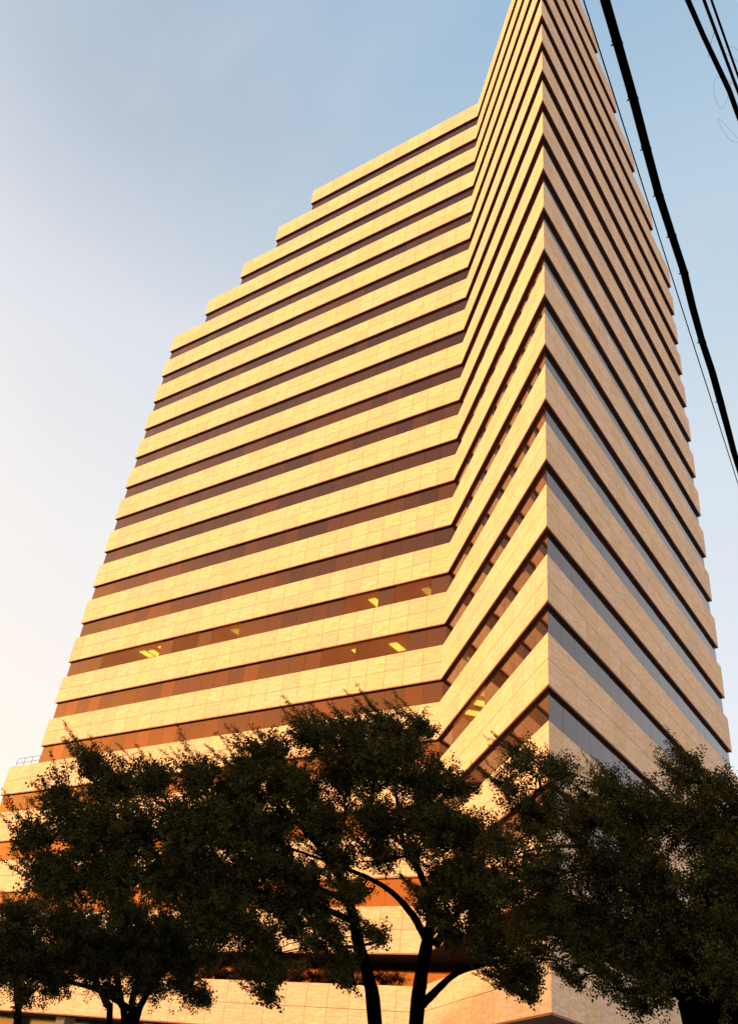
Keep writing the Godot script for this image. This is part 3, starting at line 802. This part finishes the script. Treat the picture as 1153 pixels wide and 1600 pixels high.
# ---------------------------------------------------------------- overhead cables
func cable(called: String, label: String, a: Vector3, b: Vector3, rad: float, sag: float, kinks: float, clamps: Array, sd: int) -> Node3D:
	var r := RandomNumberGenerator.new()
	r.seed = sd
	var t := thing(called, label, "cable", a, "cables strung over the street")
	var pts := []
	var radii := []
	var n := 260
	var off := Vector3.ZERO
	var f1 := noise(FastNoiseLite.TYPE_SIMPLEX_SMOOTH, 0.35, 3, sd)
	for i in n + 1:
		var f := float(i) / n
		var p := a.lerp(b, f) + Vector3(0, -sag * 4.0 * f * (1.0 - f), 0)
		var s := f * a.distance_to(b)
		off = Vector3(0, f1.get_noise_1d(s * 2.0), f1.get_noise_1d(s * 2.0 + 300.0)) * kinks
		pts.append(p + off - a)
		radii.append(rad * (1.0 + (0.1 * f1.get_noise_1d(s * 14.0 + 900.0) if kinks > 0.01 else 0.0)))
	var m := Build.new()
	m.tube(pts, radii, 10)
	part("cable", m.done(), M.cable, t)
	for x in clamps:
		var i := int((x - a.x) / (b.x - a.x) * n)
		var p: Vector3 = pts[i]
		var k := Build.new()
		k.tube([p + Vector3(-0.025, 0, 0), p + Vector3(0.025, 0, 0)], [rad * 1.02, rad * 1.02], 10)
		k.tube([p + Vector3(0, 0, -rad), p + Vector3(0.004, 0.004, -rad - 0.013)], [0.006, 0.004], 6)
		part("clamp", k.done(), M.cable, t)
	return t


# ---------------------------------------------------------------- the row across the street whose shadow lies on the trees
func street_row() -> void:
	for j in 5:
		var len_z := 36.0
		var z := -132.0 + j * (len_z + 0.02)
		var h: float = [17.5, 17.8, 18.3, 18.0, 17.7][j]
		var t := thing("brick_building", ["plain brick block, northern end of the row west of the trees", "plain brick block, second from the northern end of the row west of the trees", "plain brick block, tallest and middle one of the row west of the trees", "plain brick block, second from the southern end of the row west of the trees", "plain brick block, southern end of the row west of the trees"][j], "building", Vector3(-66, 0, z), "brick row west of the trees")
		var b := Build.new()
		b.box(Transform3D(Basis.IDENTITY, Vector3(-6, h / 2, len_z / 2)), Vector3(12, h, len_z))
		part("wall", b.done(), M.brick, t)
		for s in 4:
			for w in 10:
				var g := Build.new()
				g.box(Transform3D(Basis.IDENTITY, Vector3(0.02, 2.4 + s * 3.4, 2.0 + w * 3.3)), Vector3(0.1, 1.7, 1.3))
				part("window", g.done(), M.dark_glass, t)


func _ready() -> void:
	# camera
	var cam := Camera3D.new()
	cam.name = "camera"
	cam.position = Vector3(-31.721, 1.65, 14.037)
	cam.rotation = Vector3(0.60044, -0.91239, 0.12853)
	cam.fov = 60.396
	cam.near = 0.1
	cam.far = 4000.0
	cam.current = true
	add_child(cam)
	eye = cam.position
	eye_basis = cam.basis
	# sky
	var env := Environment.new()
	var sky := Sky.new()
	var air := PanoramaSkyMaterial.new()
	air.panorama = sky_picture()
	sky.sky_material = air
	env.background_mode = Environment.BG_SKY
	env.sky = sky
	env.tonemap_mode = Environment.TONE_MAPPER_LINEAR
	env.tonemap_exposure = EXPOSURE
	env.sdfgi_enabled = true
	env.ssao_enabled = true
	env.ssil_enabled = true
	var world := WorldEnvironment.new()
	world.name = "world"
	world.environment = env
	add_child(world)
	# sun
	var sun := DirectionalLight3D.new()
	sun.name = "sun"
	sun.light_color = Color(1.0, 0.77, 0.60)
	sun.light_energy = 0.86
	sun.light_angular_distance = 0.5
	sun.shadow_enabled = true
	add_child(sun)
	sun.look_at_from_position(Vector3.ZERO, -SUN_TO, Vector3.UP)
	# matter
	rng.seed = 20
	materials()
	var g := PlaneMesh.new()
	g.size = Vector2(3000, 3000)
	structure("ground", g, M.concrete)
	var road := PlaneMesh.new()
	road.size = Vector2(400, 12)
	structure("road", road, M.asphalt, Vector3(0, 0.004, 21))
	var walk := BoxMesh.new()
	walk.size = Vector3(400, 0.12, 8)
	structure("pavement", walk, M.concrete, Vector3(0, 0.06, 10.9))
	tower()
	street_row()
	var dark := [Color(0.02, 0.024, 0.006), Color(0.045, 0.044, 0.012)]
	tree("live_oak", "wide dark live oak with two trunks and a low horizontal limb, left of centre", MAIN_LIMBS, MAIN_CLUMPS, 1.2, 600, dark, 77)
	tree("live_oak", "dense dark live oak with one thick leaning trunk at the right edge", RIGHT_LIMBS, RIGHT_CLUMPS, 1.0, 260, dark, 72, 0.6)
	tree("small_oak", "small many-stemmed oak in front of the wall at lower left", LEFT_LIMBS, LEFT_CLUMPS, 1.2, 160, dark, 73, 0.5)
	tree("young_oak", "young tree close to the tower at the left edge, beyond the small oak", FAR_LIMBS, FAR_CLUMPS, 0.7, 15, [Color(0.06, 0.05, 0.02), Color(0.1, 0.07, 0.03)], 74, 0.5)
	for q in 5:                                     # planting on the terrace over the lowest stone band
		var x := 14.3
		var z := -19.0 - q * 3.3 - (q % 2) * 0.5
		var stem := [[[x, 7.68, z, 0.04], [x + 0.05, 8.1, z - 0.1, 0.03], [x + 0.1, 8.5, z - 0.1, 0.012]]]
		var mass := []
		for e in 6:
			mass.append([x + 0.25 * sin(e * 2.1), 8.3 + 0.2 * (e % 3), z - 1.2 + e * 0.46, 0.55 + 0.06 * ((e + q) % 3)])
		tree("terrace_shrub", ["dark terrace shrub above the pale wall, nearest the inner corner of the tower", "dark terrace shrub above the pale wall, just left of the left oak trunk", "dark terrace shrub above the pale wall, middle one of five", "dark terrace shrub above the pale wall, second from the left", "dark terrace shrub above the pale wall, leftmost beside the small oak"][q], stem, mass, 0.8, 6, [Color(0.03, 0.026, 0.012), Color(0.05, 0.035, 0.016)], 90 + q, 0.4)
	# cables
	cable("overhead_cable", "thickest black lashed cable crossing the sky at right", Vector3(-60, 7.5, 16.5), Vector3(40, 7.5, 6.1), 0.029, 0.28, 0.02, [-28.7, -28.25, -27.75, -27.55, -27.0, -26.6, -25.9, -25.2], 3)
	cable("overhead_cable", "thinnest wire beside the stepped right edge of the tower", Vector3(-60, 9.19, 15.81), Vector3(40, 9.19, 6.64), 0.006, 0.16, 0.0, [], 4)
	cable("overhead_cable", "wavy middling black cable near the upper right corner", Vector3(-60, 7.09, 12.40), Vector3(40, 7.09, 16.66), 0.0145, 0.28, 0.06, [], 5)
	var frayed := cable("overhead_cable", "straight thin black wire, left one of the pair at upper right corner", Vector3(-60, 8.0, 12.86), Vector3(40, 8.0, 15.7), 0.0105, 0.16, 0.0, [], 6)
	cable("overhead_cable", "straight thinner wire, right one of the pair at upper right corner", Vector3(-60, 8.19, 13.25), Vector3(40, 8.19, 14.95), 0.008, 0.16, 0.0, [], 7)
	for q in 5:                                     # loose curls of tie wire
		var at := Vector3(-28.3 + q * 0.19, 7.86, 13.77) - frayed.position
		var pts := []
		for i in 22:
			var f := i / 21.0
			pts.append(at + Vector3(0.12 * sin(f * (4.0 + q)) + f * 0.1, 0.05 * (sin(f * 7.0 + q) - sin(float(q))), (0.1 + 0.02 * q) * sin(f * PI) * (1.0 if q % 2 else -1.0)))
		var curl := Build.new()
		curl.tube(pts, range(22).map(func(_i): return 0.0008), 5)
		part("loose_wire", curl.done(), M.cable, frayed)
